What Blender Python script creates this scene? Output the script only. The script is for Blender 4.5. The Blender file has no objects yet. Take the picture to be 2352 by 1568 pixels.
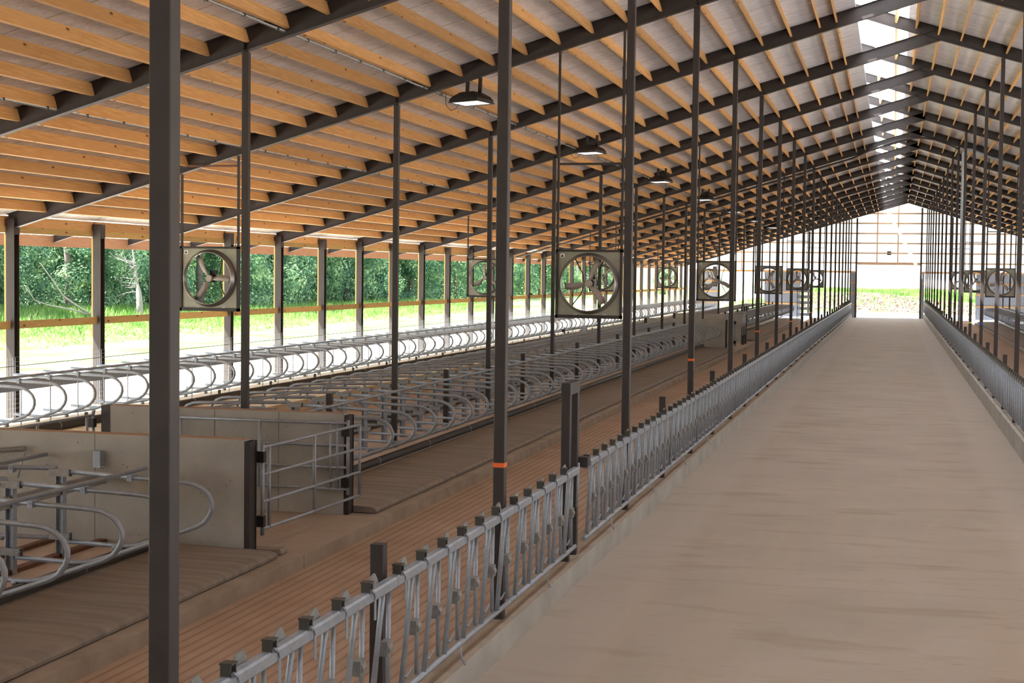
import bpy, math, random
from mathutils import Vector, Matrix
R0 = random.Random(7)
C = bpy.context.scene.collection
sc = bpy.context.scene

# ---------------------------------------------------------------- camera
F = 3488.4; W, H = 2352, 1568
YAW, PITCH, ROLL, CZ = .2455, .0455, .0122, 3.4507
cy, sy, cp, sp = math.cos(YAW), math.sin(YAW), math.cos(PITCH), math.sin(PITCH)
fw = Vector((-sy*cp, cy*cp, -sp)); rt = Vector((cy, sy, 0)); up = rt.cross(fw)
c_, s_ = math.cos(ROLL), math.sin(ROLL)
rt, up = c_*rt + s_*up, -s_*rt + c_*up
cam = bpy.data.cameras.new('camera'); camo = bpy.data.objects.new('camera', cam); C.objects.link(camo)
camo.matrix_world = Matrix(((rt.x, up.x, -fw.x, 0), (rt.y, up.y, -fw.y, 0), (rt.z, up.z, -fw.z, CZ), (0, 0, 0, 1)))
cam.sensor_width = 36; cam.lens = F/W*36; cam.clip_end = 2000; cam.clip_start = .05
sc.camera = camo
def px(X, Y, Z):                       # only used to rank which repeats show largest
    d = Vector((X, Y, Z-CZ)); z = d.dot(fw)
    if z < .3: return None
    return W/2 + F*d.dot(rt)/z, H/2 - F*d.dot(up)/z

# ---------------------------------------------------------------- light
world = bpy.data.worlds.new('World'); sc.world = world; world.use_nodes = True
nt = world.node_tree; nt.nodes.clear()
bg = nt.nodes.new('ShaderNodeBackground'); wo = nt.nodes.new('ShaderNodeOutputWorld')
gtc = nt.nodes.new('ShaderNodeTexCoord'); gsep = nt.nodes.new('ShaderNodeSeparateXYZ'); grmp = nt.nodes.new('ShaderNodeValToRGB')
grmp.color_ramp.elements[0].position = .0; grmp.color_ramp.elements[0].color = (1, 1, 1, 1)
grmp.color_ramp.elements[1].position = .6; grmp.color_ramp.elements[1].color = (.62, .78, 1, 1)
nt.links.new(gtc.outputs['Generated'], gsep.inputs[0]); nt.links.new(gsep.outputs[2], grmp.inputs[0])
nt.links.new(grmp.outputs[0], bg.inputs[0]); bg.inputs[1].default_value = 1.35
nt.links.new(bg.outputs[0], wo.inputs[0])
sd = bpy.data.lights.new('sun', 'SUN'); sd.energy = 19.0; sd.angle = math.radians(.6); sd.color = (1, .965, .91)
so = bpy.data.objects.new('sun', sd); C.objects.link(so)
so.rotation_euler = Vector((1, .6, -1.86)).to_track_quat('-Z', 'Y').to_euler(); so.location = (-40, -20, 50)
vs = sc.view_settings; vs.view_transform = 'Standard'; vs.look = 'None'; vs.gamma = 1; vs.use_curve_mapping = False
vs.exposure = 1.02
cyc = sc.cycles
cyc.use_denoising = True; cyc.max_bounces = 8; cyc.diffuse_bounces = 5; cyc.glossy_bounces = 3
cyc.sample_clamp_indirect = 8; cyc.caustics_reflective = False; cyc.caustics_refractive = False

# ---------------------------------------------------------------- materials
def M(name, col, rough=.7, metal=0, var=None, scale=6, bump=0, bscale=40, stretch=(1, 1, 1), extra=None, spec=.5, detail=4):
    m = bpy.data.materials.new(name); m.use_nodes = True; t = m.node_tree; b = t.nodes['Principled BSDF']
    b.inputs['Base Color'].default_value = (*col, 1); b.inputs['Roughness'].default_value = rough; b.inputs['Metallic'].default_value = metal
    b.inputs['Specular IOR Level'].default_value = spec
    tc = t.nodes.new('ShaderNodeTexCoord'); mp = t.nodes.new('ShaderNodeMapping'); mp.inputs['Scale'].default_value = stretch
    t.links.new(tc.outputs['Object'], mp.inputs[0])
    if var:
        n = t.nodes.new('ShaderNodeTexNoise'); n.inputs['Scale'].default_value = scale; n.inputs['Detail'].default_value = detail
        t.links.new(mp.outputs[0], n.inputs[0])
        r = t.nodes.new('ShaderNodeValToRGB'); r.color_ramp.elements[0].position = .3; r.color_ramp.elements[1].position = .7
        r.color_ramp.elements[0].color = (*col, 1); r.color_ramp.elements[1].color = (*var, 1)
        t.links.new(n.outputs[0], r.inputs[0]); t.links.new(r.outputs[0], b.inputs['Base Color'])
        m['out'] = r.name
    if bump:
        n2 = t.nodes.new('ShaderNodeTexNoise'); n2.inputs['Scale'].default_value = bscale; n2.inputs['Detail'].default_value = 3
        t.links.new(mp.outputs[0], n2.inputs[0]); bp = t.nodes.new('ShaderNodeBump'); bp.inputs['Strength'].default_value = bump; bp.inputs['Distance'].default_value = .02
        t.links.new(n2.outputs[0], bp.inputs['Height']); t.links.new(bp.outputs[0], b.inputs['Normal'])
    if extra: extra(t, b, mp, tc)
    return m
def mix_in(t, b, fac, col, mode='MIX'):
    mx = t.nodes.new('ShaderNodeMix'); mx.data_type = 'RGBA'; mx.blend_type = mode
    src = b.inputs['Base Color'].links[0].from_socket if b.inputs['Base Color'].links else None
    if src: t.links.new(src, mx.inputs[6])
    else: mx.inputs[6].default_value = b.inputs['Base Color'].default_value
    mx.inputs[7].default_value = (*col, 1); t.links.new(fac, mx.inputs[0]); t.links.new(mx.outputs[2], b.inputs['Base Color'])
def ramp(t, src, a, bb, inv=False):
    r = t.nodes.new('ShaderNodeMapRange'); r.inputs[1].default_value = a; r.inputs[2].default_value = bb
    if inv: r.inputs[3].default_value = 1; r.inputs[4].default_value = 0
    t.links.new(src, r.inputs[0]); return r.outputs[0]
def wave(t, tc, scale, axis='X', dist=0):
    w = t.nodes.new('ShaderNodeTexWave'); w.bands_direction = axis; w.inputs['Scale'].default_value = scale; w.inputs['Distortion'].default_value = dist
    t.links.new(tc.outputs['Object'], w.inputs[0]); return w.outputs['Fac']
def noise(t, src, scale, detail=4, stretch=None):
    n = t.nodes.new('ShaderNodeTexNoise'); n.inputs['Scale'].default_value = scale; n.inputs['Detail'].default_value = detail
    if stretch:
        mp = t.nodes.new('ShaderNodeMapping'); mp.inputs['Scale'].default_value = stretch; t.links.new(src, mp.inputs[0]); src = mp.outputs[0]
    t.links.new(src, n.inputs[0]); return n.outputs[0]
def grooves(axis, period, col, strength=1.0):
    def f(t, b, mp, tc):
        w = wave(t, tc, 2*math.pi/period/20, axis)
        fac = ramp(t, w, .05, .17, True); mt = t.nodes.new('ShaderNodeMath'); mt.operation = 'MULTIPLY'; mt.inputs[1].default_value = strength
        t.links.new(fac, mt.inputs[0]); mix_in(t, b, mt.outputs[0], col)
        bp = t.nodes.new('ShaderNodeBump'); bp.inputs['Strength'].default_value = .8; bp.inputs['Distance'].default_value = .01
        t.links.new(ramp(t, w, .1, .32), bp.inputs['Height']); t.links.new(bp.outputs[0], b.inputs['Normal'])
    return f
def pits(t, b, mp, tc):                # blow holes and form-tie stains of cast concrete
    v = t.nodes.new('ShaderNodeTexVoronoi'); v.inputs['Scale'].default_value = 9; t.links.new(tc.outputs['Object'], v.inputs[0])
    mk = ramp(t, noise(t, tc.outputs['Object'], 2.3, 2), .5, .62); mm = t.nodes.new('ShaderNodeMath'); mm.operation = 'MULTIPLY'; t.links.new(mk, mm.inputs[0]); t.links.new(ramp(t, v.outputs[0], .05, .11, True), mm.inputs[1]); mix_in(t, b, mm.outputs[0], (.10, .095, .08))
    v2 = t.nodes.new('ShaderNodeTexVoronoi'); v2.inputs['Scale'].default_value = 26; t.links.new(tc.outputs['Object'], v2.inputs[0])
    mix_in(t, b, ramp(t, v2.outputs[0], .06, .12, True), (.17, .16, .14))
def wood_x(t, b, mp, tc):
    g = noise(t, tc.outputs['Object'], 30, 3, (1, .05, 1)); mix_in(t, b, ramp2(t, ramp(t, g, .45, .75), 0, .6), (.54, .25, .075))
    v = t.nodes.new('ShaderNodeTexVoronoi'); v.inputs['Scale'].default_value = 1.0
    m2 = t.nodes.new('ShaderNodeMapping'); m2.inputs['Scale'].default_value = (5.5, 2.2, 5.5); t.links.new(tc.outputs['Object'], m2.inputs[0]); t.links.new(m2.outputs[0], v.inputs[0])
    mix_in(t, b, ramp(t, v.outputs[0], .07, .16, True), (.10, .035, .012))
    oi = t.nodes.new('ShaderNodeObjectInfo'); hs = t.nodes.new('ShaderNodeHueSaturation')
    t.links.new(ramp2(t, oi.outputs['Random'], .75, 1.2), hs.inputs['Value']); src = b.inputs['Base Color'].links[0].from_socket
    t.links.new(src, hs.inputs['Color']); t.links.new(hs.outputs[0], b.inputs['Base Color'])
def ramp2(t, src, lo, hi):
    r = t.nodes.new('ShaderNodeMapRange'); r.inputs[3].default_value = lo; r.inputs[4].default_value = hi; t.links.new(src, r.inputs[0]); return r.outputs[0]
steel = M('dark_primed_steel', (.034, .029, .029), .5, 0, (.046, .039, .038), 3, spec=.4)
galv = M('galvanized_steel', (.30, .345, .40), .4, .4, (.39, .44, .51), 14)
galv_dull = M('dull_galvanized', (.24, .245, .24), .5, .4, (.33, .335, .33), 20)
latchm = M('dark_latch_metal', (.085, .082, .072), .5, .5)
wood = M('orange_purlin_wood', (.64, .36, .135), .6, 0, (.76, .47, .20), 5, stretch=(6, .4, 6), extra=wood_x, spec=.3)
wood2 = M('treated_yellow_wood', (.50, .36, .12), .7, 0, (.60, .44, .18), 5, stretch=(6, .4, 6), extra=wood_x, spec=.3)
wood_g = M('tan_girt_wood', (.55, .36, .22), .7, 0, (.66, .46, .30), 5)
def lin(t, b, mp, tc):
    w = noise(t, tc.outputs['Object'], 5, 5, (1, 1.6, 1)); w2 = noise(t, tc.outputs['Object'], 2.2, 4, (.5, 3.4, 1))
    ad = t.nodes.new('ShaderNodeMath'); ad.operation = 'ADD'; t.links.new(w, ad.inputs[0]); t.links.new(w2, ad.inputs[1])
    bp = t.nodes.new('ShaderNodeBump'); bp.inputs['Strength'].default_value = 1; bp.inputs['Distance'].default_value = .06
    t.links.new(ad.outputs[0], bp.inputs['Height']); t.links.new(bp.outputs[0], b.inputs['Normal'])
    mix_in(t, b, ramp2(t, ramp(t, wave(t, tc, 2*math.pi/1.83/20, 'Y'), .0008, .003, True), 0, .55), (.30, .28, .27))
lining = M('white_roof_lining', (.64, .66, .72), .27, 0, (.74, .76, .82), 2, extra=lin, spec=.7)
def drive(t, b, mp, tc):
    g = noise(t, tc.outputs['Object'], .8, 6, (2.2, .12, 1)); mix_in(t, b, ramp(t, g, .45, .7), (.40, .33, .26))
    g2 = noise(t, tc.outputs['Object'], 1.4, 8, (.5, 1.6, 1)); mix_in(t, b, ramp(t, g2, .55, .8), (.30, .235, .17))
    g3 = noise(t, tc.outputs['Object'], 6, 6, (.6, 5, 1)); mix_in(t, b, ramp(t, g3, .63, .8), (.27, .21, .155))
    mix_in(t, b, ramp2(t, ramp(t, wave(t, tc, 2*math.pi/6.1/20, 'Y'), .00001, .00004, True), 0, .4), (.2, .16, .13))
    sx = t.nodes.new('ShaderNodeSeparateXYZ'); t.links.new(tc.outputs['Object'], sx.inputs[0])
    ab = t.nodes.new('ShaderNodeMath'); ab.operation = 'ABSOLUTE'; a2 = t.nodes.new('ShaderNodeMath'); a2.operation = 'ADD'; a2.inputs[1].default_value = .49
    t.links.new(sx.outputs[0], a2.inputs[0]); t.links.new(a2.outputs[0], ab.inputs[0])
    mix_in(t, b, ramp2(t, ramp(t, ab.outputs[0], 2.05, 2.3), 0, .4), (.45, .40, .35))
floor_m = M('drive_concrete', (.355, .30, .245), .75, 0, (.415, .355, .295), .5, bump=.15, bscale=60, extra=drive, spec=.3)
alley_m = M('dusty_grooved_floor', (.40, .27, .19), .85, 0, (.48, .345, .25), 1.2, extra=grooves('X', .14, (.27, .165, .105), .6), spec=.25)
cross_m = M('grooved_crossover_concrete', (.42, .33, .26), .85, 0, (.47, .38, .30), 1.5, extra=grooves('Y', .115, (.24, .17, .12), .7), spec=.25)
conc = M('cast_concrete', (.36, .355, .325), .85, 0, (.48, .475, .44), 1.6, bump=.25, bscale=50, extra=pits, spec=.3)
conc_d = M('dusty_concrete', (.31, .255, .20), .88, 0, (.40, .34, .275), 2.5, bump=.2, bscale=40, spec=.25)
dust = M('dusty_bed', (.50, .40, .34), .9, 0, (.58, .48, .40), 2, bump=.2, bscale=25, spec=.2)
saw = M('pale_sawdust_bed', (.66, .56, .40), .95, 0, (.76, .66, .50), 3, spec=.2)
mat_m = M('grey_brown_mat', (.20, .17, .148), .85, 0, (.31, .255, .205), 2.2, bump=.12, bscale=60, stretch=(.35, 3.2, 1), spec=.3, detail=8)
red_p = M('red_paint', (.5, .02, .02), .4)
black = M('black_plastic', (.05, .047, .044), .35, spec=.5)
dust_top = M('dust_layer', (.42, .28, .19), .95)
joint = M('form_joint_stain', (.22, .21, .185), .9)
blackm = M('black_painted_metal', (.012, .010, .010), .5)
tape_o = M('orange_tape', (.85, .16, .03), .5); tape_b = M('blue_tape', (.03, .05, .6), .5); tape_y = M('yellow_tape', (.7, .6, .05), .5); tape_w = M('white_tape', (.8, .8, .8), .5)
fascia_w = M('salmon_fascia_wood', (.36, .19, .11), .7, 0, (.44, .25, .15), 5, stretch=(6, .4, 6))
fanm = M('fan_panel_metal', (.30, .30, .25), .5, .35, (.36, .36, .30), 5)
ringm = M('fan_ring_metal', (.40, .39, .37), .32, .8)
blade = M('fan_blade_metal', (.34, .30, .28), .5, .3, (.42, .38, .35), 8)
rustm = M('rusty_steel', (.20, .09, .05), .7, 0, (.12, .06, .04), 12)
siding = M('grey_steel_siding', (.34, .38, .45), .45, .2)
def emis(name, col, st):
    m = M(name, col); b = m.node_tree.nodes['Principled BSDF']; b.inputs['Emission Color'].default_value = (*col, 1); b.inputs['Emission Strength'].default_value = st; return m
lampm = emis('lit_lamp_glass', (1, .97, 1), .9)
def transl(name, col, tint, w=.75):
    m = bpy.data.materials.new(name); m.use_nodes = True; t = m.node_tree; t.nodes.clear()
    o = t.nodes.new('ShaderNodeOutputMaterial'); d = t.nodes.new('ShaderNodeBsdfDiffuse'); tr = t.nodes.new('ShaderNodeBsdfTranslucent'); mx = t.nodes.new('ShaderNodeMixShader')
    d.inputs[0].default_value = (*col, 1); tr.inputs[0].default_value = (*tint, 1); mx.inputs[0].default_value = w
    t.links.new(d.outputs[0], mx.inputs[1]); t.links.new(tr.outputs[0], mx.inputs[2]); t.links.new(mx.outputs[0], o.inputs[0]); return m
curtain = transl('translucent_white_panel', (.85, .85, .88), (.97, .98, 1), .85)
def leafmat(name, c1, c2, c3):
    m = bpy.data.materials.new(name); m.use_nodes = True; t = m.node_tree; t.nodes.clear()
    o = t.nodes.new('ShaderNodeOutputMaterial'); d = t.nodes.new('ShaderNodeBsdfDiffuse'); tr = t.nodes.new('ShaderNodeBsdfTranslucent'); mx = t.nodes.new('ShaderNodeMixShader')
    tc = t.nodes.new('ShaderNodeTexCoord'); n = t.nodes.new('ShaderNodeTexNoise'); n.inputs['Scale'].default_value = .9; n.inputs['Detail'].default_value = 5
    r = t.nodes.new('ShaderNodeValToRGB'); e = r.color_ramp.elements; e[0].position = .35; e[0].color = (*c1, 1); e[1].position = .68; e[1].color = (*c3, 1); e.new(.52).color = (*c2, 1)
    t.links.new(tc.outputs['Object'], n.inputs[0]); t.links.new(n.outputs[0], r.inputs[0]); t.links.new(r.outputs[0], d.inputs[0]); t.links.new(r.outputs[0], tr.inputs[0])
    mx.inputs[0].default_value = .35; t.links.new(d.outputs[0], mx.inputs[1]); t.links.new(tr.outputs[0], mx.inputs[2]); t.links.new(mx.outputs[0], o.inputs[0]); return m
leaf = leafmat('woodland_leaves', (.055, .13, .095), (.19, .33, .19), (.58, .74, .40))  # pale end of the ramp paints hazy highlights into the leaf colour
weedm = leafmat('bright_weeds', (.10, .24, .05), (.20, .34, .09), (.36, .44, .20))
bark = M('grey_bark', (.12, .10, .09), .9, 0, (.2, .17, .15), 4)
deadw = M('bleached_dead_wood', (.20, .18, .165), .8, 0, (.28, .25, .23), 4)
def grass_x(t, b, mp, tc):
    mix_in(t, b, ramp(t, noise(t, tc.outputs['Object'], .35, 5), .42, .6), (.09, .17, .05))
grassm = M('grass_ground', (.17, .24, .08), .95, 0, (.27, .31, .13), .8, extra=grass_x, spec=.1)
gravel = M('pale_gravel', (.52, .47, .43), .95, 0, (.60, .55, .51), 1.5, bump=.4, bscale=8, spec=.1)
rockm = M('rubble_rock', (.10, .06, .05), .9, 0, (.17, .12, .10), 2)

# ---------------------------------------------------------------- mesh helpers
class MB:
    def __init__(s): s.v = []; s.f = []; s.sm = []
    def box(s, x0, x1, y0, y1, z0, z1):
        b = len(s.v); s.v += [(x, y, z) for z in (z0, z1) for y in (y0, y1) for x in (x0, x1)]
        for q in ((0, 2, 3, 1), (4, 5, 7, 6), (0, 1, 5, 4), (2, 6, 7, 3), (0, 4, 6, 2), (1, 3, 7, 5)): s.f.append(tuple(b+i for i in q)); s.sm.append(False)
        return s
    def prism(s, prof, a, b, ax='Y'):     # prof: 2-D outline; ax Y -> (x,z), X -> (y,z), Z -> (x,y)
        k = len(s.v); n = len(prof)
        mk = {'Y': lambda p, t: (p[0], t, p[1]), 'X': lambda p, t: (t, p[0], p[1]), 'Z': lambda p, t: (p[0], p[1], t)}[ax]
        s.v += [mk(p, a) for p in prof] + [mk(p, b) for p in prof]
        for i in range(n): s.f.append((k+i, k+(i+1) % n, k+n+(i+1) % n, k+n+i)); s.sm.append(False)
        s.f.append(tuple(k+i for i in range(n))[::-1]); s.sm.append(False); s.f.append(tuple(k+n+i for i in range(n))); s.sm.append(False); return s
    def post(s, x, y, w, z0, z1, d=None, ch=.006):
        h = w/2; g = (d or w)/2; c = ch
        return s.prism([(x-h+c, y-g), (x+h-c, y-g), (x+h, y-g+c), (x+h, y+g-c), (x+h-c, y+g), (x-h+c, y+g), (x-h, y+g-c), (x-h, y-g+c)], z0, z1, 'Z')
    def tube(s, pts, r, n=8, cap=True):
        P = [Vector(p) for p in pts]; k0 = len(s.v); m = len(P)
        T = []
        for i in range(m):
            a = (P[i]-P[i-1]).normalized() if i else None; b = (P[i+1]-P[i]).normalized() if i < m-1 else None
            T.append((a+b).normalized() if a is not None and b is not None and (a+b).length > 1e-6 else (a if b is None else b))
        u = T[0].orthogonal().normalized()
        rr = r if isinstance(r, (list, tuple)) else [r]*m
        for i in range(m):
            u = (u - T[i]*u.dot(T[i]))
            u = u.normalized() if u.length > 1e-6 else T[i].orthogonal().normalized()
            w = T[i].cross(u)
            sc_ = 1
            if 0 < i < m-1:
                cc = (P[i]-P[i-1]).normalized().dot(T[i]); sc_ = 1/max(.6, cc)
            for j in range(n):
                a = 2*math.pi*j/n; s.v.append(tuple(P[i] + (u*math.cos(a)+w*math.sin(a))*rr[i]*sc_))
        for i in range(m-1):
            for j in range(n):
                s.f.append((k0+i*n+j, k0+i*n+(j+1) % n, k0+(i+1)*n+(j+1) % n, k0+(i+1)*n+j)); s.sm.append(n > 4)
        if cap:
            s.f.append(tuple(k0+j for j in range(n))[::-1]); s.sm.append(False); s.f.append(tuple(k0+(m-1)*n+j for j in range(n))); s.sm.append(False)
        return s
    def ring(s, c, ax, r0, r1, t0, t1, n=48):   # annulus slab along axis Y
        k = len(s.v)
        for i in range(n):
            a = 2*math.pi*i/n; ca, sa = math.cos(a), math.sin(a)
            for r, t in ((r0, t0), (r1, t0), (r1, t1), (r0, t1)): s.v.append((c[0]+r*ca, c[1]+t, c[2]+r*sa))
        for i in range(n):
            for j in range(4):
                a = k+4*i+j; b = k+4*i+(j+1) % 4; d = k+4*((i+1) % n)
                s.f.append((a, b, d+(j+1) % 4, d+j)); s.sm.append(True)
        return s
    def build(s, name, mat, parent=None, loc=None):
        me = bpy.data.meshes.new(name); me.from_pydata(s.v, [], s.f)
        me.polygons.foreach_set('use_smooth', s.sm); me.materials.append(mat); me.validate(); me.update()
        o = bpy.data.objects.new(name, me); C.objects.link(o)
        if parent: o.parent = parent
        if loc: o.location = loc
        return o
def tag(o, label, cat, group=None, kind=None):
    if label: o['label'] = label
    if cat: o['category'] = cat
    if group: o['group'] = group
    if kind: o['kind'] = kind
    return o
def thing(name, label, cat, loc=(0, 0, 0), group=None):
    o = bpy.data.objects.new(name, None); C.objects.link(o); o.location = loc; o.empty_display_size = .1; return tag(o, label, cat, group)
def struct(name, mb, mat): o = mb.build(name, mat); o['kind'] = 'structure'; return o
KIDS = {}
def part(name, mb, mat, parent, label=None):
    o = mb.build(name, mat, parent); KIDS.setdefault(parent.name, []).append(o)
    if label: o['label'] = label
    return o
def dup(o, loc=None, label=None, group=None, parent=None, rz=None):
    c = o.copy(); C.objects.link(c)
    if parent: c.parent = parent
    if loc is not None: c.location = loc
    if rz is not None: c.rotation_euler = (0, 0, rz)
    if label: c['label'] = label
    if group: c['group'] = group
    for k in KIDS.get(o.name, []): dup(k, parent=c)
    return c
ONES = 'zeroth first second third fourth fifth sixth seventh eighth ninth tenth eleventh twelfth thirteenth fourteenth fifteenth sixteenth seventeenth eighteenth nineteenth'.split()
TENS = {2: 'twent', 3: 'thirt', 4: 'fort', 5: 'fift', 6: 'sixt', 7: 'sevent', 8: 'eight', 9: 'ninet'}
def nth(n):
    if n < 20: return ONES[n]
    if n >= 100: return 'hundred-and-' + nth(n-100) if n > 100 else 'hundredth'
    return TENS[n//10] + ('ieth' if n % 10 == 0 else 'y-' + ONES[n % 10])

class Seq:                              # counts only what the picture shows; the rest gets words of its own
    def __init__(s, pts, off='beyond the left edge of the view'): s.n = 0; s.m = 0; s.pts = pts; s.off = off
    def __call__(s, txt, *a):
        vis = False
        for P in s.pts(*a):
            q = px(*P)
            if q and 0 < q[0] < W and 0 < q[1] < H: vis = True
        if vis: s.n += 1; return txt % nth(s.n)
        s.m += 1; t = (txt.split(',')[0] if ',' in txt else txt.replace('%s', '')).replace('  ', ' ')
        return ' '.join((t + ', ' + nth(s.m) + ' of those outside the frame').split()[-16:])

# ---------------------------------------------------------------- the barn's frame of reference
BAY = 3.66
def Yk(k): return 14.489 + BAY*k
YN, YF = -12.0, 141.0
RX, RZ, SL, SR = 1.12, 9.97, .293, .31
def rz(x): return RZ - SL*(RX-x) if x <= RX else RZ - SR*(x-RX)
WL, WR = -18.4, 20.6
LX, RXP = -3.75, 2.77            # feed line post rows
LC, RC = -9.80, 8.85             # centre lines of the head-to-head stalls
DZ, AZ, PZ = -.26, -.37, -.2     # drive, cow alley and platform levels

# floors ----------------------------------------------------------
struct('floor', MB().box(-3.59, 2.62, YN-3, YF+.6, DZ-.3, DZ), floor_m)
struct('floor', MB().box(-7.25, -3.98, YN-3, YF, AZ-.3, AZ), alley_m)
struct('floor', MB().box(3.05, 6.45, YN-3, YF, AZ-.3, AZ), alley_m)
struct('floor', MB().box(-14.5, -12.95, YN-3, YF, -.5, -.3), alley_m)
struct('floor', MB().box(11.25, 14.5, YN-3, YF, AZ-.3, AZ), alley_m)
struct('trim_1', MB().box(-3.98, -3.59, YN-3, YF-.4, -.7, 0), conc)
trimd = struct('trim_30', MB().box(-3.975, -3.6, YN-3, YF-.5, .0, .004), conc_d)
struct('trim_2', MB().box(2.62, 3.05, YN-3, YF-.4, -.7, .15), conc)
# stall platforms: pens and the grooved crossovers between them
W1, W2, W3, W4, PEND = 17.75, 21.3, 74.3, 84.4, 128.9
tn = 3
for a, b, m in ((YN-3, W1+.35, conc_d), (W1+.35, W2, cross_m), (W2, W3+.2, conc_d), (W3+.2, W4, cross_m), (W4, PEND, conc_d)):
    struct('trim_%d' % tn, MB().box(-12.95, -7.25, a, b, -.7, PZ), m); tn += 1
struct('trim_%d' % tn, MB().box(6.45, 11.25, 60, PEND, -.7, PZ), conc_d); tn += 1
for a, b in ((W1+.35, W2), (W3+.2, W4)): struct('trim_%d' % tn, MB().box(-7.25, -7.235, a-.01, b+.01, -.6, PZ+.002), conc_d).location = (0, 0, 0); tn += 1
struct('trim_%d' % tn, MB().box(-18.75, -14.5, YN-3, YF-3, -.6, .15), saw); tn += 1      # wall-side bed
struct('trim_%d' % tn, MB().box(14.5, 20.8, YN-3, YF, -.6, .1), conc_d); tn += 1

# outside ground ---------------------------------------------------
def terrain(name, x0, x1, y0, y1, nx, ny, fz, mat):
    mb = MB()
    for j in range(ny+1):
        for i in range(nx+1):
            x = x0+(x1-x0)*i/nx; y = y0+(y1-y0)*j/ny; mb.v.append((x, y, fz(x, y)))
    for j in range(ny):
        for i in range(nx):
            a = j*(nx+1)+i; mb.f.append((a, a+1, a+nx+2, a+nx+1)); mb.sm.append(True)
    return struct(name, mb, mat)
def hz(x, y): return .12*math.sin(x*.7+y*.31)+.08*math.sin(x*1.9-y*1.3)
terrain('ground', -27, -18.76, -20, 330, 6, 30, lambda x, y: .02, gravel)
terrain('ground', -36, -27, -20, 330, 6, 30, lambda x, y: .02, grassm)
terrain('ground', -200, -36, -20, 500, 60, 90, lambda x, y: max(.02, .02+.8*min(1, (-36-x)/12)*max(0, 1-(y-60)/60) + hz(x, y)*.5*min(1, (-36-x)/5)), grassm)
def berm(x, y):
    t = min(1, max(0, (y-146)/30)); return -.32 + 1.9*t*t*(3-2*t) + hz(x, y)*.8*t
terrain('ground', -18.76, 60, YF+.6, 152, 30, 12, lambda x, y: (berm(x, y) if x > -12 else berm(x, y)*.25-.1)-.001, gravel)
terrain('ground', -18.76, 60, 152, 260, 50, 50, lambda x, y: berm(x, y) if x > -12 else berm(x, y)*.25-.1, grassm)
terrain('ground', -60, 60, -80, YN-3, 6, 6, lambda x, y: DZ-.05, gravel)
terrain('ground', 20.8, 120, -80, 260, 8, 8, lambda x, y: -.3, gravel)
mb = MB(); rr = random.Random(3)
for i in range(1300):
    y = rr.uniform(150, 172); x = rr.uniform(-9, 8); r = rr.uniform(.1, .36)
    if y > 170-1.1*x or y < 153-.3*x+2*rr.random(): continue
    if True: pass; z = berm(x, y)+r*.2
    k = len(mb.v); n = 7
    for a in range(n): mb.v.append((x+r*math.cos(a*6.28/n)*rr.uniform(.6, 1.1), y+r*math.sin(a*6.28/n)*rr.uniform(.6, 1.1), z-.1))
    for a in range(n): mb.v.append((x+r*.6*math.cos(a*6.28/n)*rr.uniform(.6, 1.1), y+r*.6*math.sin(a*6.28/n)*rr.uniform(.6, 1.1), z+r*rr.uniform(.1, .4)))
    for a in range(n): mb.f.append((k+a, k+(a+1) % n, k+n+(a+1) % n, k+n+a)); mb.sm.append(False)
    mb.f.append(tuple(k+n+a for a in range(n))); mb.sm.append(False)
tag(mb.build('rubble', rockm), 'reddish broken rock rubble on the bank beyond the far door', 'rubble', None, 'stuff')

# ---------------------------------------------------------------- roof
def sheet(x0, x1, off, th):
    z0, z1 = rz_l(x0)+off, rz_l(x1)+off
    return [(x0, z0), (x1, z1), (x1, z1+th), (x0, z0+th)]
rz_l = lambda x: RZ-SL*(RX-x)
rz_r = lambda x: RZ-SR*(x-RX)
struct('ceiling', MB().prism(sheet(-19.75, -1.0, .348, .03), YN, YF+.5), lining)
prr = [(.25, rz_r(.25)+.348), (21.6, rz_r(21.6)+.348), (21.6, rz_r(21.6)+.378), (.25, rz_r(.25)+.378)]
struct('ceiling', MB().prism(prr, YN, YF+.5), lining)
struct('window_1', MB().prism([(-1.45, rz_r(-1.45)+.348), (.25, rz_r(.25)+.348), (.25, rz_r(.25)+.358), (-1.45, rz_r(-1.45)+.358)], YN, YF+.5), curtain)
# steel rafters, one I-beam frame half each
def ibeam_slope(xa, xb, f, d=.346, w=.15, t=.012):
    mb = MB()
    def slab(o0, o1, hw):
        k = len(mb.v)
        for x in (xa, xb):
            for o in (o0, o1):
                for y in (-hw, hw): mb.v.append((x, y, f(x)+o))
        for q in ((0, 1, 3, 2), (4, 6, 7, 5), (0, 4, 5, 1), (2, 3, 7, 6), (0, 2, 6, 4), (1, 5, 7, 3)): mb.f.append(tuple(k+i for i in q)); mb.sm.append(False)
    slab(0, t, w/2); slab(d-t, d, w/2); slab(t, d-t, .005)
    return mb
kr = list(range(-6, 36, 2))
sqr = {'L': Seq(lambda y: [(x, y, rz(x)) for x in range(-18, 2)]), 'R': Seq(lambda y: [(x, y, rz(x)) for x in range(1, 14)])}
first = {}
for i, k in enumerate(kr):
    vis = k >= 0
    for side in 'LR':
        lab = sqr[side]('dark steel roof rafter over the %s side, %%s from the camera' % ('left' if side == 'L' else 'right'), Yk(k))
        if side not in first:
            t = thing('steel_rafter', lab, 'rafter', (0, Yk(k), 0), 'steel roof rafters')
            if side == 'L': part('rafter_beam', ibeam_slope(-18.5, RX, rz_l), steel, t)
            else: part('rafter_beam', ibeam_slope(-1.4, 20.7, rz_r), steel, t)
            xs = (-9.75, -3.75) if side == 'L' else (2.77, 8.8)
            for x in xs:
                f = rz_l if side == 'L' else rz_r
                part('stiffener_plate', MB().box(x-.006, x+.006, -.07, .07, f(x)+.013, f(x)+.333), steel, t)
            first[side] = t
        else: dup(first[side], (0, Yk(k), 0), lab)
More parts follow.
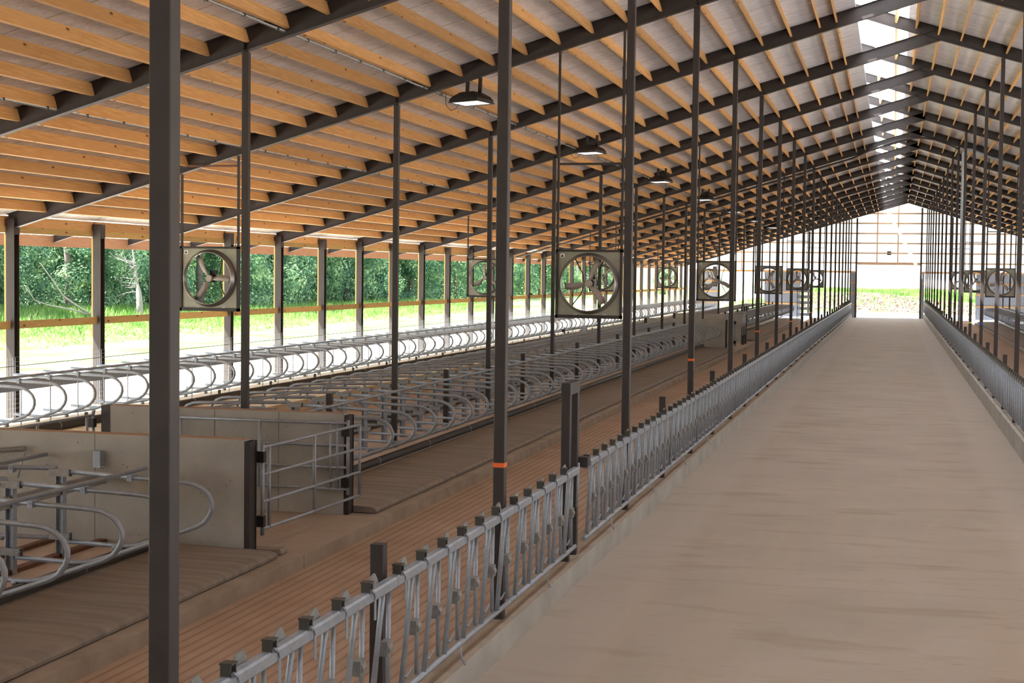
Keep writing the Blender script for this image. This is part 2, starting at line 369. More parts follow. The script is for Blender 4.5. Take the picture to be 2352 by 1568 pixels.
# purlins between the rafters
def purlin_mb(slope, L):
    mb = MB(); ct = 1/math.sqrt(1+slope*slope); st = slope*ct; w, h = .024, .211
    prof = []
    for a, b in ((-w, 0), (w, 0), (w, h), (-w, h)): prof.append((a*ct-b*st, a*st+b*ct))
    return mb.prism(prof, -L/2, L/2)
PL = 2*BAY-.02
xl = [-1.42]+[-1.80-.658*j for j in range(25)]
xr = [-.72, -.1]+[.44+.6*j for j in range(33)]
cand = []
BV = {}
for bi, k in enumerate(range(-6, 36, 2)):
    y0 = Yk(k)+.01; y1 = min(y0+PL, YF)
    for side, xs in (('L', xl), ('R', xr)):
        for j, x in enumerate(xs):
            z = (rz_l(x) if side == 'L' else rz_r(x))+.125
            a = px(x, y0+.2, z) or px(x, (y0+y1)/2, z); b = px(x, y1, z); size = 0
            if a and b:
                cx = lambda p: (min(max(p[0], 0), W), min(max(p[1], 0), H))
                inside = any(0 <= q[0] <= W and 0 <= q[1] <= H for q in (a, b, ((a[0]+b[0])/2, (a[1]+b[1])/2)))
                if inside: A, B = cx(a), cx(b); size = math.hypot(A[0]-B[0], A[1]-B[1])+F*.18/max(5, b[1] and (y0+y1)/2)
            cand.append((size, bi, k, side, j, x, z, (y0+y1)/2, y1-y0))
            if size > 0: BV.setdefault(side, []).append(bi)
B0 = {q: min(v) for q, v in BV.items()}
cand.sort(key=lambda c: -c[0])
prot = {}
for n, (size, bi, k, side, j, x, z, ym, L) in enumerate(cand[:300]):
    key = (side, round(L, 2))
    up_ = (26-j if side == 'L' else j+1)
    lab = 'timber roof purlin, %s up from the left eave, in %s roof bay' % (nth(up_), nth(bi+1-B0['L'])) if side == 'L' else 'timber purlin right of the ridge, %s down, in %s roof bay' % (nth(up_), nth(bi+1-B0['R']))
    if key not in prot:
        o = purlin_mb(SL if side == 'L' else -SR, L).build('roof_purlin', wood); tag(o, lab, 'purlin', 'timber purlins under the roof'); o.location = (x, ym, z); prot[key] = o
    else: dup(prot[key], (x, ym, z), lab)
mb = MB()
for (size, bi, k, side, j, x, z, ym, L) in cand[300:]:
    s_l = SL if side == 'L' else -SR; ct = 1/math.sqrt(1+s_l*s_l); st = s_l*ct; w, h = .024, .211
    mb.prism([(x+a*ct-b*st, z+a*st+b*ct) for a, b in ((-w, 0), (w, 0), (w, h), (-w, h))], ym-L/2, ym+L/2)
tag(mb.build('roof_purlins', wood), 'remaining far and overhead rows of small timber purlins below the roof', 'purlins', 'timber purlins under the roof', 'stuff')
# electric conduits clipped under the purlins
for x, nm in ((-12.98, 'lower'), (-9.1, 'upper')):
    t = thing('conduit', 'thin galvanized conduit along the %s part of the left roof purlins' % nm, 'conduit', (x, 0, 0), 'conduits under the roof')
    z = rz_l(x)+.10
    part('pipe', MB().tube([(0, YN, z), (0, 120, z)], .018, 6), galv_dull, t)
    for y in [2+1.22*i for i in range(70)]: 
        if y < 88: part('clip', MB().box(-.03, .03, y-.015, y+.015, z-.02, z+.03), latchm, t)

# ---------------------------------------------------------------- tall and short posts
def post_thing(x, y, z0, z1, lab, cat, grp, w=.105, name='steel_post'):
    mb = MB().post(0, 0, w, z0, z1); o = mb.build(name, steel); o.location = (x, y, 0); return tag(o, lab, cat, grp)
protp = {}
def put_post(key, x, y, z0, z1, lab, cat, grp, name, tape=None, plate=None, w=.105):
    if tape is None and plate is None and key in protp: return dup(protp[key], (x, y, 0), lab)
    if tape or plate:
        t = thing(name, lab, cat, (x, y, 0), grp); part('post_tube', MB().post(0, 0, w, z0, z1), steel, t)
        if tape: part('tape_band', MB().post(0, 0, w+.006, tape[0], tape[0]+.045), tape[1], t, tape[2])
        if plate: part('base_plate', MB().box(-.12, .12, -.12, .12, z0, z0+.012), steel, t)
        return t
    o = post_thing(x, y, z0, z1, lab, cat, grp, w, name); protp[key] = o; return o
TP = {0: (1.52, tape_o), 4: (1.79, tape_o), 8: (1.83, tape_o), 12: (1.70, tape_o), 16: (1.7, tape_o)}
for n, k in enumerate(range(-2, 36, 2)):
    tp = TP.get(k)
    lab = ('tall dark steel roof post with orange tape band, %s along the left feed line' if tp else 'tall dark steel roof post standing %s along the left feed line') % nth(n+1)
    put_post('L', LX, Yk(k)+(.2 if k == -2 else .05), 0, rz(LX)-.002, lab, 'post', 'tall posts in the left feed line', 'steel_post', (tp[0], tp[1], 'orange tape band') if tp else None, plate=True if k == -2 else None, w=.122 if k == -2 else .112)
TR = {10: (1.95, tape_b, 'blue'), 12: (1.78, tape_y, 'yellow'), 16: (1.9, tape_w, 'white'), 20: (1.6, tape_y, 'yellow')}
for n, k in enumerate(range(4, 36, 2)):
    tp = TR.get(k)
    lab = ('tall dark steel roof post with %s tape, %s along the right feed line' % (tp[2], nth(n+1))) if tp else 'tall dark steel roof post standing %s along the right feed line' % nth(n+1)
    put_post('R', RXP, Yk(k)+.05, .15, rz(RXP)-.002, lab, 'post', 'tall posts in the right feed line', 'steel_post', (tp[0], tp[1], tp[2]+' tape band') if tp else None)
for n, k in enumerate(range(-1, 35, 2)):
    if k == 1: continue
    put_post('Ls', LX, Yk(k)+.05, 0, 1.38, 'short dark steel fence post, %s along the left feed curb' % nth(n+1), 'post', 'short posts in the left feed curb', 'fence_post')
for n, k in enumerate(range(5, 35, 2)):
    put_post('Rs', RXP, Yk(k)+.05, .15, 1.53, 'short dark steel fence post, %s along the right feed curb' % nth(n+1), 'post', 'short posts in the right feed curb', 'fence_post')
t = thing('double_gate_post', 'pair of dark steel posts joined by a cap on the left feed curb', 'gate post', (LX, 17.92, 0))
part('post_tube', MB().post(0, -.23, .105, 0, 2.05), steel, t); part('post_tube', MB().post(0, .23, .105, 0, 2.05), steel, t)
part('cap_beam', MB().prism([(-.285, 2.0), (.285, 2.0), (.285, 2.14), (-.285, 2.14)], -.055, .055, 'X'), steel, t)
part('side_bracket', MB().box(.05, .17, .25, .42, 1.08, 1.2), steel, t)
part('drop_pin', MB().tube([(.09, .1, 1.15), (.09, .02, .62)], .015), galv, t)
for n, k in enumerate(range(0, 36, 2)):
    put_post('L2', -9.75, Yk(k)+.05, PZ, rz(-9.75)-.002, 'tall dark steel roof post, %s along the middle of the left stalls' % nth(n+1), 'post', 'tall posts among the left stalls', 'steel_post')
for n, k in enumerate(range(1, 33, 2)):
    if W1-1 < Yk(k) < W2+1 or W3-1 < Yk(k) < W4+1: continue
    put_post('L2s', -9.75, Yk(k)+.05, PZ, 1.24, 'short dark stub post, %s between the head-to-head stalls' % nth(n+1), 'post', 'short posts among the left stalls', 'stub_post')
for n, k in enumerate(range(18, 36, 2)):
    put_post('R2', 8.8, Yk(k)+.05, PZ, rz(8.8)-.002, 'tall dark steel roof post, %s along the middle of the right stalls' % nth(n+1), 'post', 'tall posts among the right stalls', 'steel_post')

# ---------------------------------------------------------------- left side wall: columns, girts, headers, mesh
WZ = rz(WL)
def hbeam(x, y, w, d, z0, z1):
    mb = MB(); t = .012
    mb.box(x-w/2, x+w/2, y-d/2, y-d/2+t, z0, z1); mb.box(x-w/2, x+w/2, y+d/2-t, y+d/2, z0, z1); mb.box(x-.005, x+.005, y-d/2+t, y+d/2-t, z0, z1); return mb
cproto = None
sq = Seq(lambda y: [(WL, y, z) for z in (.5, 1.5, 3, 4)])
for n, k in enumerate(range(-2, 35)):
    lab = sq('dark steel wall column, %s along the open left side wall', Yk(k))
    if cproto is None:
        cproto = thing('wall_column', lab, 'column', (WL, Yk(k), 0), 'columns of the open left side wall')
        part('column_beam', hbeam(0, 0, .2, .2, -.1, WZ+.22), steel, cproto)
        part('timber_nailer', MB().box(-.14, -.1, -.1, -.05, .1, 4.15), wood2, cproto, 'yellow timber strip')
        part('column_cap', MB().box(-.105, .105, -.112, .112, WZ-.12, WZ+.22), steel, cproto)
    else: dup(cproto, (WL, Yk(k), 0), lab)
wp = {}
sqw = {}
for n, k in enumerate(range(-2, 34)):
    for nm, z0, z1, x0, x1, m, what, grp in (('timber_girt', 2.10, 2.27, -.0, .038, wood2, 'yellowish timber rail at chest height in the left side wall, %s bay from the camera', 'timber rails of the left side wall'),
                                   ('eave_header', 4.31, 4.53, -.02, .018, wood, 'orange timber header under the left eave, %s bay from the camera', 'timber headers under the left eave'),
                                   ('eave_plate', 4.17, 4.31, .019, .057, wood2, 'yellowish timber plate below the left eave header, %s bay from camera', 'timber plates under the left eave')):
        sqw.setdefault(nm, Seq(lambda y, z: [(WL, y+BAY*i/6, z) for i in range(7)])); lab = sqw[nm](what, Yk(k), z0+.05); L = BAY-.205 if nm == 'timber_girt' else BAY-.004
        if nm not in wp:
            o = MB().box(x0, x1, -L/2, L/2, z0, z1).build(nm, m); tag(o, lab, 'timber rail' if 'girt' in nm else 'timber beam', grp); o.location = (WL-.02 if nm == 'timber_girt' else WL-.15, Yk(k)+BAY/2, 0); wp[nm] = o
        else: dup(wp[nm], (WL-.02 if nm == 'timber_girt' else WL-.15, Yk(k)+BAY/2, 0), lab)
    sqw.setdefault('f', Seq(lambda y: [(-19.6, y+BAY*i/6, 4.0) for i in range(7)])); lab = sqw['f']('orange fascia board along the outer left eave, %s length from the camera', Yk(k))
    if 'fascia' not in wp:
        wp['fascia'] = tag(MB().box(-.02, .02, 0, BAY-.005, 3.93, 4.19).build('fascia_board', fascia_w), lab, 'board', 'fascia boards along the left eave'); wp['fascia'].location = (-19.64, Yk(k), 0)
    else: dup(wp['fascia'], (-19.64, Yk(k), 0), lab)
    sqw.setdefault('b', Seq(lambda y: [(-19.4, y, 4.1)])); lab = sqw['b']('small steel eave bracket under the left overhang, %s from the camera', Yk(k))
    if 'out' not in wp:
        mb = ibeam_slope(-19.6, -18.52, lambda x: rz_l(x)+.13, .17, .08)
        wp['out'] = tag(mb.build('eave_bracket', steel), lab, 'bracket', 'steel brackets under the left eave'); wp['out'].location = (0, Yk(k), 0)
    else: dup(wp['out'], (0, Yk(k), 0), lab)
    if k < 26:
        sqw.setdefault('m', Seq(lambda y: [(WL, y+BAY*i/6, .8) for i in range(7)])); lab = sqw['m']('white wire mesh fence panel on the left side wall, %s bay from the camera', Yk(k))
        if 'mesh' not in wp:
            mb = MB()
            for i in range(36): mb.tube([(0, .05+i*.1, .2), (0, .05+i*.1, 1.5)], .0028, 4, False)
            for i in range(14): mb.tube([(0, 0, .2+i*.1), (0, BAY, .2+i*.1)], .0028, 4, False)
            wp['mesh'] = tag(mb.build('wire_mesh', galv), lab, 'fence', 'wire mesh panels of the left side wall'); wp['mesh'].location = (WL+.13, Yk(k), 0)
        else: dup(wp['mesh'], (WL+.13, Yk(k), 0), lab)
tag(MB().tube([(WL+.15, YN, 1.31), (WL+.15, 136, 1.31)], .008, 6).build('tension_cable', blackm), 'dark cable stretched along the left side wall above the stalls', 'cable')
tag(MB().box(20.71, 20.9, YN, YF, -.3, .6).build('right_kerb', conc), 'low concrete kerb under the right side wall', 'kerb')
for n, k in enumerate(range(0, 36, 2)):
    key = 'wr'
    put_post(key, WR, Yk(k), .1, rz(WR)-.02, 'dark steel column, %s along the right side wall' % nth(n+1), 'column', 'columns of the right side wall', 'wall_column', w=.2)

# ---------------------------------------------------------------- far gable wall
def trimbox(x0, x1, y0, y1, z0, z1, m, name=None):
    global tn
    o = struct('trim_%d' % tn, MB().box(x0, x1, y0, y1, z0, z1), m); tn += 1; return o
def gable_x(z):            # x range under the roof line at height z
    return max(-18.5, RX-(RZ+.3-z)/SL), min(20.6, RX+(RZ+.3-z)/SR)
for z in (4.69, 5.57, 6.46, 7.34, 8.25, 9.14):
    a, b = gable_x(z); a += .1; b -= .1; trimbox(a, b, YF+.02, YF+.06, z-.07, z+.07, wood_g)
trimbox(-3.2, 2.3, YF-.02, YF+.02, 4.52, 4.68, wood_g)
for x in (-13.6, -6.0, -1.51, .31, 6.0, 9.5):
    trimbox(x-.06, x+.06, YF+.061, YF+.1, 4.6 if -3 < x < 3 else 3.8, rz(x)+.25, wood_g)
for x in (-3.3, 2.35): trimbox(x-.08, x+.08, YF-.2, YF-.03, DZ, rz(x)+.05, steel)
for x in (-7.5, 5.0, -12.0, 9.0): trimbox(x-.07, x+.07, YF-.2, YF-.05, PZ, rz(x)+.05, steel)
trimbox(-18.5, -3.4, YF+.0, YF+.06, 3.78, 3.95, wood); trimbox(2.45, 20.6, YF+.0, YF+.06, 3.78, 3.95, wood)
mb = MB(); a, b = -18.5, 20.6
mb.prism([(-18.5, 3.87), (-3.25, 3.87), (-3.25, 4.6), (2.3, 4.6), (2.3, 3.87), (20.6, 3.87), (20.6, rz(20.6)+.25), (RX, RZ+.28), (-18.5, rz(-18.5)+.25)], YF+.12, YF+.13)
struct('wall_far', mb, curtain)
def siding_wall(x0, x1, name):
    mb = MB(); x = x0; pts = []
    while x < x1-.01:
        e = min(x+.15, x1); pts += [(x, YF+.10), (min(x+.10, e), YF+.10), (min(x+.11, e), YF+.13), (e-.01, YF+.13)]; x += .15
    k = len(mb.v)
    for p in pts: mb.v += [(p[0], p[1], DZ), (p[0], p[1], 3.87)]
    for i in range(len(pts)-1): mb.f.append((k+2*i, k+2*i+2, k+2*i+3, k+2*i+1)); mb.sm.append(False)
    struct(name, mb, siding)
    for z in (.9, 1.95, 2.9): trimbox(x0, x1, YF+.03, YF+.09, z-.07, z+.07, wood)
for i, (a, b) in enumerate(((-18.4, -15.7), (-11.5, -8.2), (-3.8, -3.22), (2.28, 2.66), (7.1, 12.5))): siding_wall(a, b, 'wall_far')
trimbox(-3.45, -3.2, YF-.15, YF+.0, DZ, .9, conc); trimbox(2.28, 2.5, YF-.15, YF+.0, DZ, .9, conc)
t = thing('wall_box', 'small dark box on the timber frame above the far door', 'box', (-.45, YF-.03, 5.57))
part('box_body', MB().box(-.18, .18, -.1, .0, -.16, .18), blackm, t); part('box_strap', MB().box(-.18, .18, -.12, -.1, -.03, .05), wood_g, t)

# unseen near gable wall behind the camera, added and closed to darken this end
mb = MB(); mb.prism([(-18.6, -.3), (20.7, -.3), (20.7, rz(20.7)+.28), (RX, RZ+.28), (-18.6, rz(-18.6)+.28)], YN-.12, YN-.02)
struct('wall_near', mb, siding)
# ---------------------------------------------------------------- headlock panels
def lock_parts(u):
    A = MB().tube([(0, u+.36, 1.08), (0, u+.345, 1.0), (0, u+.09, .2)], .022)
    B = MB().tube([(-.035, u+.45, 1.08), (-.035, u+.43, 1.0), (-.03, u+.21, .2)], .021)
    Cc = MB().tube([(-.01, u+.53, 1.06), (-.01, u+.51, .60), (-.01, u+.53, .22)], .02)
    piv = MB().tube([(.0, u+.40, .62), (0, u+.49, .62)], .045, 10)
    piv.box(-.03, .03, u+.38, u+.5, .57, .68)
    latch = MB().box(-.03, .035, u-.04, u-.03, 1.13, 1.205).box(-.03, .035, u+.03, u+.04, 1.13, 1.205).box(-.036, .042, u-.042, u+.042, 1.2, 1.211).box(-.012, .012, u-.012, u+.012, 1.13, 1.17)
    plate = MB(); plate.prism([(u+.10, 1.11), (u+.36, 1.12), (u+.34, 1.16), (u+.28, 1.215), (u+.20, 1.20)], -.05, -.035, 'X')
    strap = MB().box(.041, .047, u+.04, u+.08, .92, 1.09).tube([(.042, u-.02, 1.155), (.044, u+.04, 1.12), (.044, u+.06, 1.08)], .01, 4)
    hook = MB().tube([(0, u+.12, .33), (.02, u+.16, .29), (.02, u+.30, .33)], .009, 6)
    return A, B, Cc, piv, latch, plate, strap, hook
def upper_rail(L): 
    mb = MB(); h = .041; c = .014
    mb.prism([(-h+c, 1.05), (h-c, 1.05), (h, 1.05+c), (h, 1.136-c), (h-c, 1.136), (-h+c, 1.136), (-h, 1.136-c), (-h, 1.05+c)], 0, L); return mb
def make_panel(L, n, full):
    t = thing('headlock_panel', '', 'headlock panel', (0, 0, 0), 'galvanized headlock panels')
    part('upper_rail', upper_rail(L), galv, t); part('lower_rail', MB().tube([(0, 0, .18), (0, L, .18)], .026), galv, t)
    if full:
        for i in range(n):
            u = .12+i*.59
            A, B, Cc, piv, latch, plate, strap, hook = lock_parts(u)
            part('fixed_bar', A, galv, t); part('fixed_bar', B, galv, t); s = part('swing_bar', Cc, galv, t); part('pivot_block', piv, galv_dull, s)
            la = part('latch', latch, latchm, t, 'dark latch box'); part('latch_plate', plate, galv_dull, la); part('strap', strap, galv, t); part('lower_hook', hook, galv, t)
        part('rail_foot', MB().tube([(.02, L*.5, .16), (.03, L*.5, .06), (.06, L*.5+.02, .0)], .01, 6), galv, t)
    else:
        for i in range(n):
            u = .12+i*.59; A, B, Cc, piv, latch, plate, strap, hook = lock_parts(u)
            mb = MB()
            for q in (A, B, Cc, piv):
                k = len(mb.v); mb.v += q.v; mb.f += [tuple(k+j for j in f) for f in q.f]; mb.sm += q.sm
            part('lock_bars', mb, galv, t); q = MB(); 
            for s_q in (latch, plate):
                k = len(q.v); q.v += s_q.v; q.f += [tuple(k+j for j in f) for f in s_q.f]; q.sm += s_q.sm
            part('latch', q, latchm, t)
    return t
pf = pm = None; n = 0
HX = -3.635
for k in range(-2, 35):
    n += 1; y0 = Yk(k)+.05; L = BAY
    lab = 'galvanized headlock panel, %s from the camera on the left feed curb' % nth(n)
    if k == 0: y0, L = Yk(0)+.05, BAY-.45
    if k == 1: y0, L = Yk(1)+.12, BAY-.07
    if y0+L > YF-.7: continue
    if k < 5:
        if pf is None or k in (0, 1):
            t = make_panel(L-.01, 6 if k != 0 else 5, True)
            if pf is None: pf = t
        else: t = dup(pf)
    else:
        if pm is None: pm = make_panel(L-.01, 6, False); t = pm
        else: t = dup(pm)
    t.location = (HX, y0, 0); t['label'] = lab
n = 0
for k in range(3, 35):
    y0 = Yk(k)+.05
    if y0+BAY > YF-.7: continue
    n += 1; dup(pm, (2.67, y0, .15), 'galvanized headlock panel, %s from the camera on the right feed curb' % nth(n), rz=0)

# ---------------------------------------------------------------- freestall dividers
def arc(c, r, a0, a1, n): return [(c[0]+r*math.cos(math.radians(a0+(a1-a0)*i/n)), c[1]+r*math.sin(math.radians(a0+(a1-a0)*i/n))) for i in range(n+1)]
def loop_path(T, length, drop=.82):
    # E at x = 0, pipe towards -x; z relative to world
    pts = [(-length, T+.06), (-.36, T)]
    pts += [(-.36+.36*math.sin(a)*1.0, T-.27+.27*math.cos(a)) for a in (.35, .7, 1.05, 1.4, 1.7)]
    pts += [(-.03, T-.38), (-.10, T-.47), (-.2, T-.53), (-.62, T-.68), (-1.0, T-drop+.02), (-1.15, T-drop), (-length, T-drop+.02)]
    return pts
def make_divider(T, length, left=False, parts=True, neck=-1.05):
    s = -1 if left else 1
    P = [(s*a, 0, z) for a, z in loop_path(T, length, .76 if T > 1.2 else .82)]
    t = thing('stall_divider', '', 'stall divider', (0, 0, 0), '')
    part('loop_pipe', MB().tube(P, .03, 8), galv, t)
    if parts:
        nx = neck
        part('rail_clamp', MB().box(s*nx-.03, s*nx+.03, -.045, .045, T-.02, T+.075).tube([(s*nx, -.06, T+.03), (s*nx, .06, T+.03)], .01, 6), galv, t)
        part('rail_clip', MB().tube([(s*(-1.3), 0, T-.84), (s*(-1.3)+.06, 0, T-.84)], .038, 8), galv, t)
    return t
dcand = []
BV = {}
def row(name, Y0, dy, n, E, T, length, left, grp, txt, neck=-1.49):
    for i in range(n):
        y = Y0+dy*i; a = px(E, y, T); b = px(E-(1 if not left else -1)*length, y, T-.5)
        size = 0
        if a and b and y > 2 and (-50 < a[0] < W+50 or -50 < b[0] < W+50) and (-50 < a[1] < H+50): size = 1/max(1, math.hypot(y, E))
        dcand.append((size, name, y, E, T, length, left, grp, txt % nth(i+1), neck))
NF = int((W3-.3-23.85)/1.215)
row('farR', 23.78, 1.215, 41, -7.97, 1.01, 2.1, False, 'dividers of the right-hand stalls beyond the walls', 'galvanized stall divider facing the feed alley, %s beyond the second concrete wall')
row('farL', 23.78, 1.215, 41, -12.4, 1.05, 2.1, True, 'dividers of the left-hand stalls beyond the walls', 'galvanized stall divider facing the left alley, %s beyond the second concrete wall', -1.3)
row('nearR', 16.62, -1.09, 9, -7.83, .89, 1.94, False, 'dividers of the nearest stalls', 'galvanized stall divider with curved end, %s before the first concrete wall', -1.07)
row('nearL', 16.62, -1.09, 6, -12.0, .93, 2.1, True, 'dividers of the nearest stalls', 'galvanized stall divider on the far side of the nearest pen, %s before the wall')
row('wall', 24.8, 1.09, 102, -15.22, 1.23, 1.8, False, 'dividers along the open left wall', 'bright galvanized stall divider along the open left wall, %s from the camera', -1.0)
row('pen3R', W4+1.1, 1.215, 36, -7.97, 1.01, 2.1, False, 'dividers of the farthest left pen', 'small galvanized divider beyond the farthest concrete wall, %s in the feed-side row')
row('pen3L', W4+1.1, 1.215, 36, -12.4, 1.05, 2.1, True, 'dividers of the farthest left pen', 'small galvanized divider beyond the farthest concrete wall, %s in the outer row')
row('right', 68, 1.215, 50, 7.05, 1.01, 1.80, True, 'dividers of the right-hand pen', 'galvanized stall divider on the right side of the barn, %s beyond the right posts')
dcand.sort(key=lambda c: -c[0]); dp = {}
for (size, name, y, E, T, length, left, grp, lab, neck) in dcand[:300]:
    near = y < (60 if name in ('farR', 'wall') else 45)
    key = (name, near)
    if key not in dp:
        t = make_divider(T, length, left, near, neck); dp[key] = t
    else: t = dup(dp[key])
    t.location = (E, y, 0); t['label'] = lab; t['group'] = grp
mb = MB()
for (size, name, y, E, T, length, left, grp, lab, neck) in dcand[300:]:
    s = -1 if left else 1; mb.tube([(E+s*a, y, z) for a, z in loop_path(T, length)], .03, 6)
if len(dcand) > 300: tag(mb.build('stall_dividers', galv), 'mass of tiny galvanized stall dividers at the far end of the barn', 'stall dividers', 'dividers of the farthest left pen', 'stuff')
# stanchions on the centre line that carry both rows
def make_stanchion(T):
    t = thing('divider_stanchion', '', 'stanchion', (0, 0, 0), '')
    part('upright', MB().box(-.05, .05, .02, .06, PZ, T+.0).box(-.05, -.042, -.03, .02, PZ, T).box(.042, .05, -.03, .02, PZ, T), galv, t)
    for z in (T, T-.78):
        part('bracket_plate', MB().box(-.14, .14, -.037, -.03, z-.04, z+.045).box(-.14, .14, .03, .037, z-.04, z+.045).box(-.14, .14, -.035, .037, z+.04, z+.046), galv_dull, t)
        for sx in (-.11, .11): KIDS[t.name][-1] and part('bolt', MB().tube([(sx, -.05, z), (sx, .05, z)], .013, 6), galv, KIDS[t.name][-1] if KIDS[t.name][-1].name.startswith('bracket') else KIDS[t.name][-1])
    return t
sp_ = {}
def stan(key, T, ys, txt, grp, x=LC):
    for i, y in enumerate(ys):
        if key not in sp_: sp_[key] = make_stanchion(T); t = sp_[key]
        else: t = dup(sp_[key])
        t.location = (x, y, 0); t['label'] = txt % nth(i+1); t['group'] = grp
LC = -10.2
stan('f', 1.07, [23.78+1.215*i for i in range(41)], 'galvanized stanchion carrying two dividers, %s beyond the second concrete wall', 'stanchions beyond the walls', -10.2)
stan('n', .93, [16.62-1.09*i for i in range(8)], 'galvanized stanchion with bolted brackets, %s before the first concrete wall', 'stanchions of the nearest stalls', -9.85)
for y in (16.62-.0, 15.53):
    pass
tag(MB().box(-9.88, -9.82, 8, 17.70, .66, .80).build('support_beam', galv_dull), 'grey steel beam joining the nearest stanchions to the concrete wall', 'beam')
# thin supports and beam of the wall row
wps = None
for i in range(80):
    y = 24.8+1.09*i-.02
    lab = 'thin support rod under the bright wall-side dividers, %s from the camera' % nth(i+1)
    if wps is None: wps = tag(MB().box(-.012, .012, -.012, .012, .15, 1.14).build('support_rod', galv), lab, 'support rod', 'support rods along the left wall'); wps.location = (-16.85, y, 0)
    else: dup(wps, (-16.85, y, 0), lab)
bm = thing('divider_beam', 'long grey steel channel carrying the wall-side dividers', 'beam', (-17.0, 0, 0))
part('channel', MB().box(-.05, .05, 14, 136, .96, 1.18), galv, bm)
# neck rails
def pipe(name, x, y0, y1, z, r, mat, lab, cat, grp=None):
    return tag(MB().tube([(x, y0, z), (x, y1, z)], r, 10).build(name, mat), lab, cat, grp)
for (x, y0, y1, z, lab) in ((-9.46, 21.56, W3-.02, 1.085, 'galvanized neck rail on the feed-side dividers beyond the second wall'),
                            (-11.1, 21.56, W3-.02, 1.10, 'galvanized neck rail on the outer dividers beyond the second wall'),
                            (-8.9, 3, W1-.75, .985, 'galvanized neck rail crossing the nearest dividers before the concrete wall'),
                            (-10.7, 9, W1-.04, 1.0, 'galvanized neck rail on the outer side of the nearest pen'),
                            (-16.22, 14, 136, 1.335, 'dark neck rail over the bright dividers along the left wall'),
                            (-9.46, W4+.3, PEND, 1.085, 'feed-side neck rail in the farthest left pen'),
                            (-11.1, W4+.3, PEND, 1.10, 'outer neck rail in the farthest left pen'),
                            (8.1, 66, PEND, 1.13, 'galvanized neck rail on the right-hand dividers')):
    pipe('neck_rail', x, y0, y1, z, .027, galv, lab, 'neck rail', 'neck rails')
# brisket tubes
def brisket(x, y0, y1, z, r, lab, step=3.05):
    t = thing('brisket_tube', lab, 'brisket tube', (x, 0, 0), 'brisket tubes'); part('tube', MB().tube([(0, y0, z), (0, y1, z)], r, 14), black, t)
    y = y0+1.4
    while y < min(y1, 90): part('joint_ring', MB().tube([(0, y-.012, z), (0, y+.012, z)], r+.004, 14), galv, t); y += step
brisket(-8.98, 2, W1-.03, -.01, .075, 'black round brisket tube along the nearest mat')
brisket(-9.0, W2+.22, W3-.02, .0, .075, 'black round brisket tube beyond the second concrete wall')
brisket(-16.35, 20, 136, .235, .085, 'black round brisket tube along the bright wall-side stalls')
brisket(-11.4, W2+.22, W3-.02, .0, .075, 'black round brisket tube on the outer side of the left stalls')
brisket(-9.0, W4+.22, PEND, .0, .075, 'black brisket tube in the farthest left pen')
brisket(8.1, 66, PEND, .0, .075, 'black brisket tube in the right-hand stalls')
o0 = None
for i in range(26):
    y = 22.3+3.27*i; lab = 'short black support foot of the wall-side brisket tube, %s from the camera' % nth(i+1)
    if o0 is None: o0 = tag(MB().box(-.03, .03, -.02, .02, .15, .40).build('tube_support', steel), lab, 'support', 'supports of the wall-side brisket tube'); o0.location = (-16.48, y, 0)
    else: dup(o0, (-16.48, y, 0), lab)
# mats and beds
def mat(y0, y1, xin, xout, ztop, lab, m=mat_m):
    s = 1 if xout > xin else -1
    prof = [(xin, PZ), (xout-.005*s, PZ+.015), (xout, PZ+.05), (xout-.03*s, PZ+.085), (xout-.12*s, ztop-.01), (xin+.5*s, ztop), (xin, ztop+.01)]
    mb = MB(); mb.prism(prof, y0, y1); return tag(mb.build('stall_mat', m), lab, 'mat', 'stall mats')
mat(2, W1-.005, -8.92, -7.46, -.085, 'brown-grey padded mat in the nearest pen before the concrete wall')
mat(W1+.205, W1+.42, -8.9, -7.5, -.12, 'end flap of the nearest mat poking out past the first wall')
mat(W2+.21, W3-.01, -8.92, -7.46, -.085, 'long brown-grey padded mat beyond the second concrete wall')
mat(W2+.21, W3-.01, -11.5, -12.75, -.085, 'padded mat on the outer side beyond the second concrete wall')
mat(W4+.21, PEND-.1, -8.92, -7.46, -.085, 'brown-grey mat in the farthest left pen')
mat(66, PEND-.1, 8.0, 6.66, -.085, 'brown-grey mat in the right-hand stalls')
for a, b in ((2, W1-.01), (W2+.22, W3-.02), (W4+.22, PEND-.05)): trimbox(-11.3, -9.05, a, b, PZ+.002, -.12, dust)
tag(MB().box(-9.95, -9.83, 9, W1-.02, -.118, -.07).box(-10.6, -10.5, 9, W1-.02, -.118, -.07).build('floor_boards', rustm), 'rusty brown strips lying between the nearest stalls', 'boards')
trimbox(-18.6, -16.5, 10, 137, .151, .17, saw)

